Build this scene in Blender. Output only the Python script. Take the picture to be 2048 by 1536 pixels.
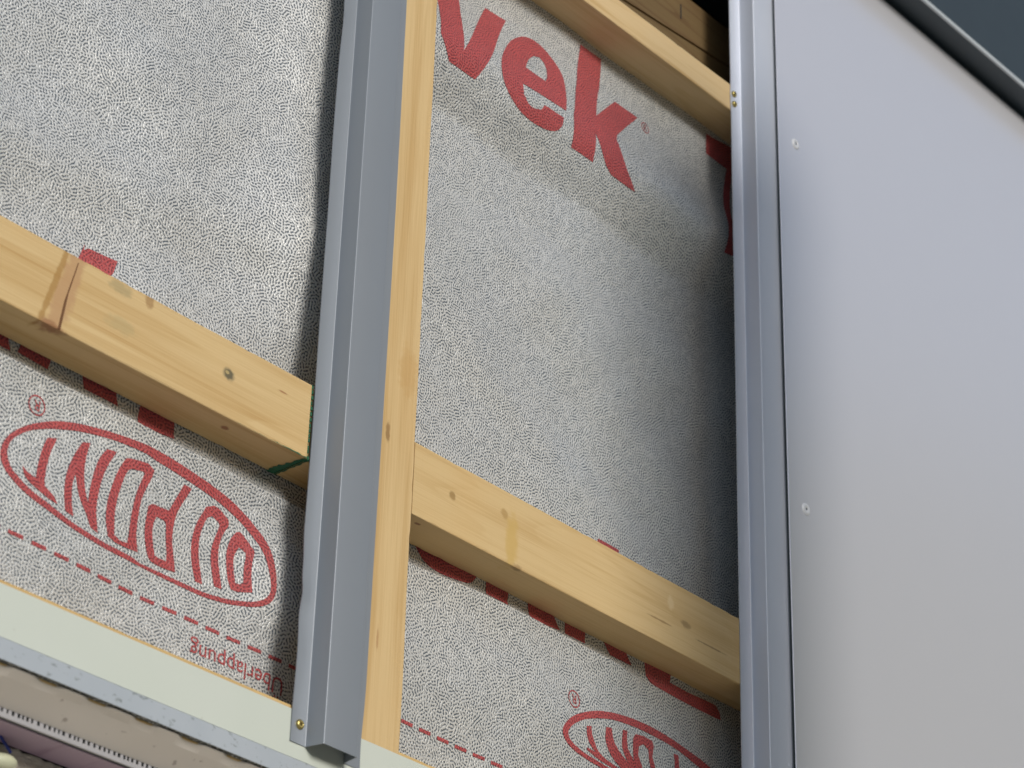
import bpy, bmesh, math, random
from mathutils import Vector, Matrix
from mathutils.geometry import tessellate_polygon

for o in list(bpy.data.objects): bpy.data.objects.remove(o)
sc = bpy.context.scene
COL = sc.collection
random.seed(7)

# ------------------------------------------------------------------ camera
cam_d = bpy.data.cameras.new('camera')
cam = bpy.data.objects.new('camera', cam_d); COL.objects.link(cam)
cam_d.sensor_width = 36.0
cam_d.lens = 5281.7 / 2048 * 36.0
cam_d.clip_start = 0.05; cam_d.clip_end = 500
R0, R1, R2 = (Vector((0.65900543, -0.75165772, 0.02687979)), Vector((0.38710866, 0.30831761, -0.8689575)),
              Vector((0.6448711, 0.58305311, 0.49415619)))
m = Matrix.Identity(4)
for i in range(3):
    m[i][0] = R0[i]; m[i][1] = -R1[i]; m[i][2] = -R2[i]
m.translation = Vector((-1.2897422, -1.16610622, -0.98831238))
cam.matrix_world = m
cam_d.dof.use_dof = True; cam_d.dof.focus_distance = 1.95; cam_d.dof.aperture_fstop = 13.0
sc.camera = cam

# ------------------------------------------------------------------ light
SUN_EL, SUN_AZ = math.radians(20.0), math.radians(-14.0)      # azimuth off the wall's outward normal, + = from the right
world = bpy.data.worlds.new('World'); sc.world = world; world.use_nodes = True
wn = world.node_tree.nodes; wl = world.node_tree.links; wn.clear()
sky = wn.new('ShaderNodeTexSky'); sky.sky_type = 'NISHITA'; sky.sun_disc = False
sky.sun_elevation = SUN_EL; sky.sun_rotation = math.pi - SUN_AZ
sky.air_density = 1.0; sky.dust_density = 1.2; sky.ozone_density = 1.0; sky.altitude = 100
bg = wn.new('ShaderNodeBackground'); bg.inputs[1].default_value = 0.115
wo = wn.new('ShaderNodeOutputWorld'); wl.new(sky.outputs[0], bg.inputs[0]); wl.new(bg.outputs[0], wo.inputs[0])
sun_d = bpy.data.lights.new('sun', 'SUN'); sun_d.energy = 2.1; sun_d.angle = math.radians(17); sun_d.color = (1.0, 0.98, 0.95)
sun = bpy.data.objects.new('sun', sun_d); COL.objects.link(sun)
sd = Vector((-math.sin(SUN_AZ) * math.cos(SUN_EL), math.cos(SUN_AZ) * math.cos(SUN_EL), -math.sin(SUN_EL)))
sun.rotation_euler = sd.to_track_quat('-Z', 'Y').to_euler(); sun.location = (-1, -6, 3)
sc.view_settings.view_transform = 'Standard'; sc.view_settings.look = 'None'
sc.view_settings.exposure = -0.03; sc.view_settings.gamma = 1.0; sc.view_settings.use_curve_mapping = False
sc.render.engine = 'CYCLES'
sc.cycles.use_denoising = True; sc.cycles.max_bounces = 8

# ------------------------------------------------------------------ helpers
def tag(o, label=None, cat=None, group=None, kind=None):
    for k, v in (('label', label), ('category', cat), ('group', group), ('kind', kind)):
        if v: o[k] = v
    return o
def empty(name, loc, label, cat, group=None):
    o = bpy.data.objects.new(name, None); COL.objects.link(o); o.location = loc; o.empty_display_size = 0.02
    return tag(o, label, cat, group)
def obj(name, bm, mat, parent=None, loc=(0, 0, 0), smooth=False):
    """bmesh in world metres -> object whose origin is loc"""
    me = bpy.data.meshes.new(name)
    bmesh.ops.translate(bm, verts=bm.verts, vec=-Vector(loc))
    bm.normal_update(); bm.to_mesh(me); bm.free()
    if mat: me.materials.append(mat)
    if smooth:
        for p in me.polygons: p.use_smooth = True
    o = bpy.data.objects.new(name, me); COL.objects.link(o)
    if parent:
        o.parent = parent
        pl = Vector((0, 0, 0)); q = parent
        while q: pl += q.location; q = q.parent
        o.location = Vector(loc) - pl
    else: o.location = loc
    return o
def box_bm(x0, x1, y0, y1, z0, z1, bevel=0.0, seg=2, bm=None, cuts=0):
    b = bmesh.new()
    vs = [b.verts.new((x, y, z)) for x in (x0, x1) for y in (y0, y1) for z in (z0, z1)]
    for f in ((0, 1, 3, 2), (4, 6, 7, 5), (0, 4, 5, 1), (2, 3, 7, 6), (0, 2, 6, 4), (1, 5, 7, 3)):
        b.faces.new([vs[i] for i in f])
    bmesh.ops.recalc_face_normals(b, faces=b.faces)
    if bevel: bmesh.ops.bevel(b, geom=b.edges[:], offset=bevel, segments=seg, affect='EDGES', profile=0.5)
    if bm is None: return b
    me = bpy.data.meshes.new('t'); b.to_mesh(me); b.free(); bm.from_mesh(me); bpy.data.meshes.remove(me); return bm
def prism_bm(poly, y0, y1):
    """poly of (x, z) extruded from y0 (front) to y1 (back)"""
    b = bmesh.new()
    f = [b.verts.new((x, y0, z)) for x, z in poly]; k = [b.verts.new((x, y1, z)) for x, z in poly]
    n = len(poly)
    b.faces.new(f); b.faces.new(k[::-1])
    for i in range(n): b.faces.new([f[i], k[i], k[(i + 1) % n], f[(i + 1) % n]])
    bmesh.ops.recalc_face_normals(b, faces=b.faces)
    return b
def lathe_bm(prof, n=28, origin=(0, 0, 0), axis='-Y'):
    """profile of (radius, height); height runs out of the wall (-Y)"""
    b = bmesh.new(); rings = []
    for r, h in prof:
        if r < 1e-7: rings.append([b.verts.new((origin[0], origin[1] - h, origin[2]))])
        else: rings.append([b.verts.new((origin[0] + r * math.cos(2 * math.pi * i / n), origin[1] - h, origin[2] + r * math.sin(2 * math.pi * i / n))) for i in range(n)])
    for A, B in zip(rings, rings[1:]):
        for i in range(n):
            j = (i + 1) % n
            if len(A) == 1 and len(B) > 1: b.faces.new([A[0], B[i], B[j]])
            elif len(B) == 1 and len(A) > 1: b.faces.new([A[i], B[0], A[j]])
            elif len(A) > 1: b.faces.new([A[i], B[i], B[j], A[j]])
    bmesh.ops.recalc_face_normals(b, faces=b.faces)
    return b

# ------------------------------------------------------------------ materials
class NT:
    def __init__(s, name):
        s.m = bpy.data.materials.new(name); s.m.use_nodes = True; s.t = s.m.node_tree; s.t.nodes.clear()
        s.out = s.n('ShaderNodeOutputMaterial'); s.b = s.n('ShaderNodeBsdfPrincipled'); s.l(s.b.outputs[0], s.out.inputs[0])
    def n(s, typ, **kw):
        x = s.t.nodes.new(typ)
        for k, v in kw.items(): setattr(x, k, v)
        return x
    def l(s, a, b): s.t.links.new(a, b)
    def set(s, x, i, v):
        if hasattr(v, 'is_linked') or isinstance(v, bpy.types.NodeSocket): s.l(v, x.inputs[i])
        else: x.inputs[i].default_value = v
    def math(s, op, a, b=0.0, c=0.0, clamp=False):
        x = s.n('ShaderNodeMath', operation=op); x.use_clamp = clamp
        s.set(x, 0, a); s.set(x, 1, b)
        if op in ('MULTIPLY_ADD', 'COMPARE', 'SMOOTH_MIN'): s.set(x, 2, c)
        return x.outputs[0]
    def mix(s, f, a, b, blend='MIX'):
        x = s.n('ShaderNodeMix', data_type='RGBA', blend_type=blend)
        s.set(x, 0, f)
        for i, v in ((6, a), (7, b)):
            if isinstance(v, tuple): x.inputs[i].default_value = v if len(v) == 4 else (*v, 1)
            else: s.l(v, x.inputs[i])
        return x.outputs[2]
    def pos(s): return s.n('ShaderNodeNewGeometry').outputs['Position']
    def scaled(s, v, sx, sy, sz, loc=(0, 0, 0), rot=(0, 0, 0)):
        x = s.n('ShaderNodeMapping'); s.l(v, x.inputs[0]); x.inputs['Scale'].default_value = (sx, sy, sz)
        x.inputs['Location'].default_value = loc; x.inputs['Rotation'].default_value = rot; return x.outputs[0]
    def noise(s, v, scale, detail=2, rough=0.5, dist=0.0):
        x = s.n('ShaderNodeTexNoise'); s.l(v, x.inputs['Vector']); x.inputs['Scale'].default_value = scale
        x.inputs['Detail'].default_value = detail; x.inputs['Roughness'].default_value = rough; x.inputs['Distortion'].default_value = dist
        return x.outputs[0]
    def ramp(s, f, stops):
        x = s.n('ShaderNodeValToRGB'); s.l(f, x.inputs[0]); e = x.color_ramp.elements
        while len(e) < len(stops): e.new(0.5)
        for q, (p, c) in zip(e, stops): q.position = p; q.color = (c, c, c, 1) if not isinstance(c, tuple) else (*c, 1)
        return x.outputs[0]
    def smooth(s, v, a, b):
        x = s.n('ShaderNodeMapRange', interpolation_type='SMOOTHSTEP'); s.set(x, 0, v); x.inputs[1].default_value = a; x.inputs[2].default_value = b
        return x.outputs[0]
    def bump(s, h, strength, dist, prev=None):
        x = s.n('ShaderNodeBump'); s.l(h, x.inputs['Height']); x.inputs['Strength'].default_value = strength; x.inputs['Distance'].default_value = dist
        if prev: s.l(prev, x.inputs['Normal'])
        return x.outputs[0]
    def p(s, **kw):
        for k, v in kw.items():
            k = {'base': 'Base Color', 'rough': 'Roughness', 'metal': 'Metallic', 'normal': 'Normal', 'spec': 'Specular IOR Level', 'coat': 'Coat Weight', 'coat_rough': 'Coat Roughness'}[k]
            if isinstance(v, tuple): s.b.inputs[k].default_value = (*v, 1) if len(v) == 3 else v
            else: s.set(s.b, k, v)
        return s.m

def grain_nodes(t):
    """worm-like embossing of the membrane, in wall coordinates"""
    pos = t.pos()
    sep = t.n('ShaderNodeSeparateXYZ'); t.l(pos, sep.inputs[0])
    cmb = t.n('ShaderNodeCombineXYZ'); t.l(sep.outputs[0], cmb.inputs[0]); t.l(sep.outputs[2], cmb.inputs[1])
    v = cmb.outputs[0]
    g = t.n('ShaderNodeTexGabor', gabor_type='2D'); t.l(v, g.inputs['Vector'])
    g.inputs['Scale'].default_value = 150.0; g.inputs['Frequency'].default_value = 2.7; g.inputs['Anisotropy'].default_value = 0.0
    val = g.outputs['Value']
    fine = t.noise(v, 900, 1)
    h = t.math('ADD', val, t.math('MULTIPLY', t.math('SUBTRACT', fine, 0.5), 0.16))
    worm = t.smooth(h, 0.36, 0.53)
    return v, worm
def membrane_mat():
    t = NT('embossed_membrane'); v, worm = grain_nodes(t)
    big = t.noise(v, 14, 3)
    tint = t.mix(big, (0.78, 0.755, 0.69), (0.73, 0.74, 0.735))
    base = t.mix(worm, (0.125, 0.145, 0.165), tint)
    n = t.bump(worm, 0.6, 0.0006)
    return t.p(base=base, rough=t.math('MULTIPLY_ADD', worm, -0.1, 0.44), metal=t.math('MULTIPLY_ADD', worm, 0.12, 0.18), spec=0.5, normal=n)
def ink_mat():
    t = NT('red_print'); v, worm = grain_nodes(t)
    patch = t.noise(v, 60, 2)
    red = t.mix(patch, (0.52, 0.085, 0.082), (0.46, 0.095, 0.095))
    worn = t.smooth(t.noise(v, 420, 3, 0.6), 0.56, 0.72)
    red = t.mix(t.math('MULTIPLY', worn, 0.35), red, (0.66, 0.30, 0.28))
    base = t.mix(worm, (0.20, 0.040, 0.046), red)
    n = t.bump(worm, 0.5, 0.0006)
    return t.p(base=base, rough=0.5, metal=0.0, spec=0.4, normal=n)
def wood_mat(name, axis='X', seed=0.0, light=(0.67, 0.485, 0.24), dark=(0.52, 0.325, 0.125), knots=(), streak=0.5):
    """knots: (x, z, radius along x, radius along z, rgb, strength)"""
    t = NT(name); pos = t.pos()
    s = (2.2, 60, 60) if axis == 'X' else (60, 60, 2.2)
    v = t.scaled(pos, *s, loc=(seed, seed * 1.7, seed * 0.6))
    g1 = t.noise(v, 1.0, 4, 0.55, 0.6)
    s2 = (1.0, 16, 16) if axis == 'X' else (16, 16, 1.0)
    g2 = t.noise(t.scaled(pos, *s2, loc=(seed * 2, 3, seed)), 1.0, 2, 0.5, 0.8)
    rings = t.math('FRACT', t.math('MULTIPLY', g2, 9.0))
    ringl = t.math('MULTIPLY', t.smooth(rings, 0.55, 0.95), t.math('SUBTRACT', 1.0, t.smooth(rings, 0.95, 1.0)))
    s3 = (14, 900, 900) if axis == 'X' else (900, 900, 14)
    fib = t.noise(t.scaled(pos, *s3), 1.0, 2)
    f = t.math('ADD', t.math('MULTIPLY', t.smooth(g1, 0.42, 0.66), 0.50), t.math('MULTIPLY', ringl, streak * 0.6))
    f = t.math('ADD', f, t.math('MULTIPLY', t.math('SUBTRACT', fib, 0.5), 1.15), clamp=True)
    col = t.mix(f, light, dark)
    blot = t.noise(pos, 9, 2); col = t.mix(t.math('MULTIPLY', t.smooth(blot, 0.5, 0.75), 0.25), col, (0.66, 0.42, 0.17))
    sep = t.n('ShaderNodeSeparateXYZ'); t.l(pos, sep.inputs[0])
    wob = t.math('MULTIPLY', t.math('SUBTRACT', t.noise(pos, 160, 2), 0.5), 1.3)
    for kn in knots:
        kx, kz, rx, rz, c, st = kn[:6]; ky, ry = kn[6:8] if len(kn) > 7 else (0.0, 0.011); sk = kn[8] if len(kn) > 8 else 0.0
        xo = t.math('SUBTRACT', sep.outputs[0], kx)
        if sk: xo = t.math('SUBTRACT', xo, t.math('MULTIPLY', t.math('SUBTRACT', sep.outputs[2], kz), sk))
        a = t.math('DIVIDE', xo, rx); b = t.math('DIVIDE', t.math('SUBTRACT', sep.outputs[2], kz), rz)
        e = t.math('DIVIDE', t.math('SUBTRACT', sep.outputs[1], ky), ry)
        d = t.math('SQRT', t.math('ADD', t.math('MULTIPLY', e, e), t.math('ADD', t.math('MULTIPLY', a, a), t.math('MULTIPLY', b, b))))
        d = t.math('ADD', d, wob)
        k = t.math('MULTIPLY', t.math('SUBTRACT', 1.0, t.smooth(d, 0.55, 1.25)), st)
        col = t.mix(k, col, c)
    saw = t.noise(t.scaled(pos, *((420, 25, 25) if axis == 'X' else (25, 25, 420)), rot=(0, 0.12, 0)), 1.0, 1)
    n = t.bump(t.math('ADD', t.math('MULTIPLY', saw, 0.5), t.math('ADD', fib, t.math('MULTIPLY', g1, 0.5))), 0.38, 0.0005)
    return t.p(base=col, rough=0.62, spec=0.25, normal=n)
def metal_mat(name, col, metal=0.85, rough=0.34, grime=0.10, coat=0.0, wavy=False):
    t = NT(name); pos = t.pos()
    n1 = t.noise(pos, 30, 3); c = t.mix(t.math('MULTIPLY', n1, grime * 2), col, tuple(x * 0.75 for x in col))
    sp = t.noise(pos, 2600, 1)
    dust = t.smooth(t.noise(t.scaled(pos, 9, 9, 3.5), 1.0, 5, 0.65), 0.45, 0.75)
    scr = t.noise(t.scaled(pos, 700, 700, 9, rot=(0, 0.35, 0)), 1.0, 2); scr = t.smooth(scr, 0.74, 0.80)
    c = t.mix(t.math('MULTIPLY', scr, 0.06), c, (0.75, 0.76, 0.78))
    r = t.math('ADD', t.math('MULTIPLY_ADD', sp, 0.0 if wavy else 0.10, rough if wavy else rough - 0.05), t.math('MULTIPLY', dust, 0.0 if wavy else 0.05))
    nb = t.bump(t.noise(pos, 1500, 1), 0.006 if wavy else 0.03, 0.0002)
    if wavy: nb = t.bump(t.noise(t.scaled(pos, 5, 5, 3.2), 1.0, 1), 0.035, 0.004, nb)
    return t.p(base=c, rough=r, metal=metal, spec=0.5, normal=nb, coat=coat)
def plain_mat(name, col, rough=0.6, var=0.15, scale=40, metal=0.0, bump=0.1, bscale=400):
    t = NT(name); pos = t.pos()
    c = t.mix(t.noise(pos, scale, 4), tuple(x * (1 - var) for x in col), tuple(min(1, x * (1 + var)) for x in col))
    return t.p(base=c, rough=rough, metal=metal, normal=t.bump(t.noise(pos, bscale, 2), bump, 0.0004))

M_MEMB = membrane_mat(); M_INK = ink_mat()
PINK = (0.50, 0.27, 0.13)
M_WL = wood_mat('pine_with_knots', 'X', 1.3, knots=[
    (-0.4225, -0.121, 0.0085, 0.060, (0.50, 0.30, 0.15), 0.85, 0.0, 0.011, 0.22), (-0.4325, -0.121, 0.0026, 0.050, (0.38, 0.21, 0.06), 0.75, 0.0, 0.011, 0.25), (-0.43, -0.15, 0.012, 0.004, (0.34, 0.17, 0.08), 0.8, 0.0, 0.007),
    (-0.355, -0.0955, 0.004, 0.006, (0.35, 0.2, 0.08), 0.7), (-0.2815, -0.1185, 0.0052, 0.0048, (0.13, 0.115, 0.07), 0.95),
    (-0.2830, -0.1170, 0.0018, 0.0013, (0.5, 0.38, 0.17), 0.9),
    (-0.2314, -0.1097, 0.0045, 0.0008, (0.33, 0.13, 0.05), 0.8), (-0.376, -0.124, 0.013, 0.006, (0.42, 0.34, 0.17), 0.4), (-0.380, -0.098, 0.010, 0.005, (0.3, 0.25, 0.13), 0.5),
    (-0.2705, -0.15, 0.0035, 0.003, (0.3, 0.12, 0.06), 0.8, 0.0115, 0.0025)], streak=0.6)
M_WP = wood_mat('pine_post', 'Z', 4.1, light=(0.68, 0.49, 0.245), knots=[(-0.1295, -0.0965, 0.0022, 0.008, (0.28, 0.16, 0.06), 0.8), (-0.128, -0.255, 0.0012, 0.009, (0.4, 0.2, 0.08), 0.6), (-0.112, -0.040, 0.010, 0.02, (0.55, 0.33, 0.12), 0.5)], streak=0.35)
M_WR = wood_mat('pine_batten', 'X', 7.7, knots=[(-0.0605, -0.1195, 0.0035, 0.0035, (0.33, 0.2, 0.07), 0.8), (-0.0035, -0.1115, 0.004, 0.004, (0.42, 0.26, 0.09), 0.7),
    (0.005, -0.131, 0.007, 0.024, (0.60, 0.40, 0.13), 0.8), (0.1930, -0.111, 0.004, 0.006, (0.72, 0.55, 0.3), 0.8), (0.213, -0.123, 0.006, 0.003, (0.3, 0.2, 0.09), 0.7),
    (0.18, -0.131, 0.016, 0.0009, (0.3, 0.17, 0.06), 0.7), (0.245, -0.131, 0.02, 0.0008, (0.25, 0.15, 0.06), 0.7), (0.0115, -0.15, 0.006, 0.004, (0.3, 0.18, 0.08), 0.6, 0.001, 0.003), (-0.087, -0.15, 0.003, 0.003, (0.25, 0.1, 0.06), 0.8, 0.008, 0.0015)], streak=0.3)
M_WU = wood_mat('pine_upper_batten', 'X', 11.2, light=(0.69, 0.505, 0.27), streak=0.4)
M_BEAM = wood_mat('shaded_timber', 'X', 15.0, light=(0.16, 0.105, 0.045), dark=(0.10, 0.05, 0.02), streak=0.8)  # shade of the recess put into the beam's base colour
M_BASE = wood_mat('base_timber', 'X', 19.0, light=(0.66, 0.46, 0.2))
M_GREEN = plain_mat('green_end_paint', (0.020, 0.125, 0.062), 0.55, 0.45, 260, bump=0.3)
M_PROF = metal_mat('blue_grey_coated_steel', (0.27, 0.295, 0.325), 0.12, 0.34)
M_PROF2 = metal_mat('silver_coated_steel', (0.64, 0.67, 0.74), 0.45, 0.46)
M_PANEL = metal_mat('silver_panel_paint', (0.90, 0.885, 0.92), 0.50, 0.235, 0.03, wavy=True)
M_CORE = plain_mat('panel_core', (0.035, 0.045, 0.045), 0.6)
M_RIVET = plain_mat('rivet_white', (0.70, 0.71, 0.73), 0.5, 0.05, metal=0.1)
M_PIN = plain_mat('rivet_pin_steel', (0.10, 0.11, 0.14), 0.4, metal=0.8)
M_BRASS = metal_mat('yellow_zinc', (0.60, 0.48, 0.17), 1.0, 0.34, 0.3)
M_RECESS = plain_mat('screw_recess', (0.10, 0.07, 0.02), 0.5, metal=0.6)

# ------------------------------------------------------------------ setting
def sheet_bm(x0, x1, y0, y1, z):
    b = bmesh.new(); b.faces.new([b.verts.new(p) for p in ((x0, y0, z), (x1, y0, z), (x1, y1, z), (x0, y1, z))]); return b
def ground_mat():
    t = NT('pale_gravel'); pos = t.pos()
    c = t.mix(t.noise(pos, 3, 6, 0.65), (0.64, 0.58, 0.49), (0.72, 0.66, 0.57)); c = t.mix(t.smooth(t.noise(pos, 40, 2), 0.55, 0.7), c, (0.28, 0.26, 0.22))
    return t.p(base=c, rough=0.9, normal=t.bump(t.noise(pos, 60, 3), 0.5, 0.01))
GZ = -2.6
tag(obj('ground', sheet_bm(-120, 120, -120, 120, GZ), ground_mat()), kind='structure')
def hill_bm():
    b = bmesh.new(); n, mr = 60, 9; rows = []
    for i in range(n + 1):
        az = math.radians(-70 + 170 * i / n)                       # off the outward normal, + to the right
        top = math.radians(34.5 - 0.38 * (math.degrees(az) - 40) if math.degrees(az) > 40 else 34.5 - 0.32 * (40 - math.degrees(az)))
        ad = math.degrees(az); q = min(1.0, max(0.0, (ad - 18) / 20)); q = q * q * (3 - 2 * q)
        top = math.radians(8) + (max(top, math.radians(9)) - math.radians(8)) * q; row = []
        for k in range(mr + 1):
            s = k / mr; d = 9.0 + 13.0 * s
            hmax = 22.0 * math.tan(top) + 1.0 - GZ - 1.0
            z = GZ - 0.02 + hmax * (s * s * (3 - 2 * s)) + (0.25 * math.sin(i * 1.7 + k * 2.1) + 0.15 * math.sin(i * 0.9 - k)) * s
            row.append(b.verts.new((math.sin(az) * d, -math.cos(az) * d, z)))
        row.append(b.verts.new((math.sin(az) * 34, -math.cos(az) * 34, GZ - 0.02)))
        rows.append(row)
    for A, B in zip(rows, rows[1:]):
        for k in range(len(A) - 1): b.faces.new([A[k], B[k], B[k + 1], A[k + 1]])
    bmesh.ops.recalc_face_normals(b, faces=b.faces); return b
def hill_mat():
    t = NT('grassy_slope'); pos = t.pos()
    c = t.mix(t.noise(pos, 1.2, 6, 0.6), (0.14, 0.16, 0.075), (0.34, 0.33, 0.20))
    return t.p(base=c, rough=0.9)
tag(obj('hill', hill_bm(), hill_mat(), smooth=True), kind='structure')

# ------------------------------------------------------------------ membrane with its printing
MY = 0.0345
def _g(d, s): return math.exp(-0.5 * (d / s) ** 2)
def _ss(a, b, t):
    t = min(1.0, max(0.0, (t - a) / (b - a))); return t * t * (3 - 2 * t)
def relief(x, z):
    """how far the sheet stands out (towards the street, metres) from the plane MY"""
    o = 0.0
    left = 1 - _ss(-0.17, -0.11, x)
    # sheet pinched behind the battens springs out in a sharp fold just below them
    zc = -0.1662 - 0.0018 * math.sin((x + 0.31) * 13.0)
    fade = left + (1 - left) * (1 - _ss(0.15, 0.215, x)) * (0.55 + 0.45 * _ss(-0.09, 0.0, x))
    if z >= zc: f = math.exp(-(z - zc) / 0.0026)
    else: f = 0.45 * math.exp((z - zc) / 0.012) + 0.55 * math.exp((z - zc) / 0.055)
    o += 0.0062 * fade * f
    # sheet comes forward beside the channel
    o += left * 0.0150 * _g(x + 0.172, 0.045) * _ss(-0.085, -0.01, z)
    o += left * 0.0100 * _g(x + 0.172, 0.038) * _ss(-0.285, -0.245, z) * (1 - _ss(-0.215, -0.178, z))
    # slack horizontal folds
    r = 1 - left
    o += r * 0.0155 * (_g(z - 0.292 + 0.10 * (x - 0.1) ** 2, 0.033) - 0.75 * _g(z - 0.222, 0.036))
    o += r * 0.0035 * _g(z - 0.06, 0.05) * math.sin(3 + 9 * x)
    o += left * 0.0030 * (_g(z - 0.02 - 0.15 * (x + 0.3), 0.020) - _g(z + 0.025 - 0.15 * (x + 0.3), 0.020))
    o += left * 0.0022 * _g(z - 0.10 + 0.25 * (x + 0.3), 0.03)
    o += 0.0022 * math.sin(21 * x + 3 * math.sin(9 * z)) * math.sin(17 * z + 1.3 + 2 * math.sin(7 * x))
    o += 0.0006 * math.sin(63 * x + 20 * z + 2 * math.sin(31 * z)) * math.sin(55 * z - 14 * x)
    # right bay, below the batten: soft bulge that squeezes the lower logo
    o += r * 0.006 * _g(z + 0.235, 0.030) * _g(x - 0.10, 0.16)
    return max(o, -0.006)

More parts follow.
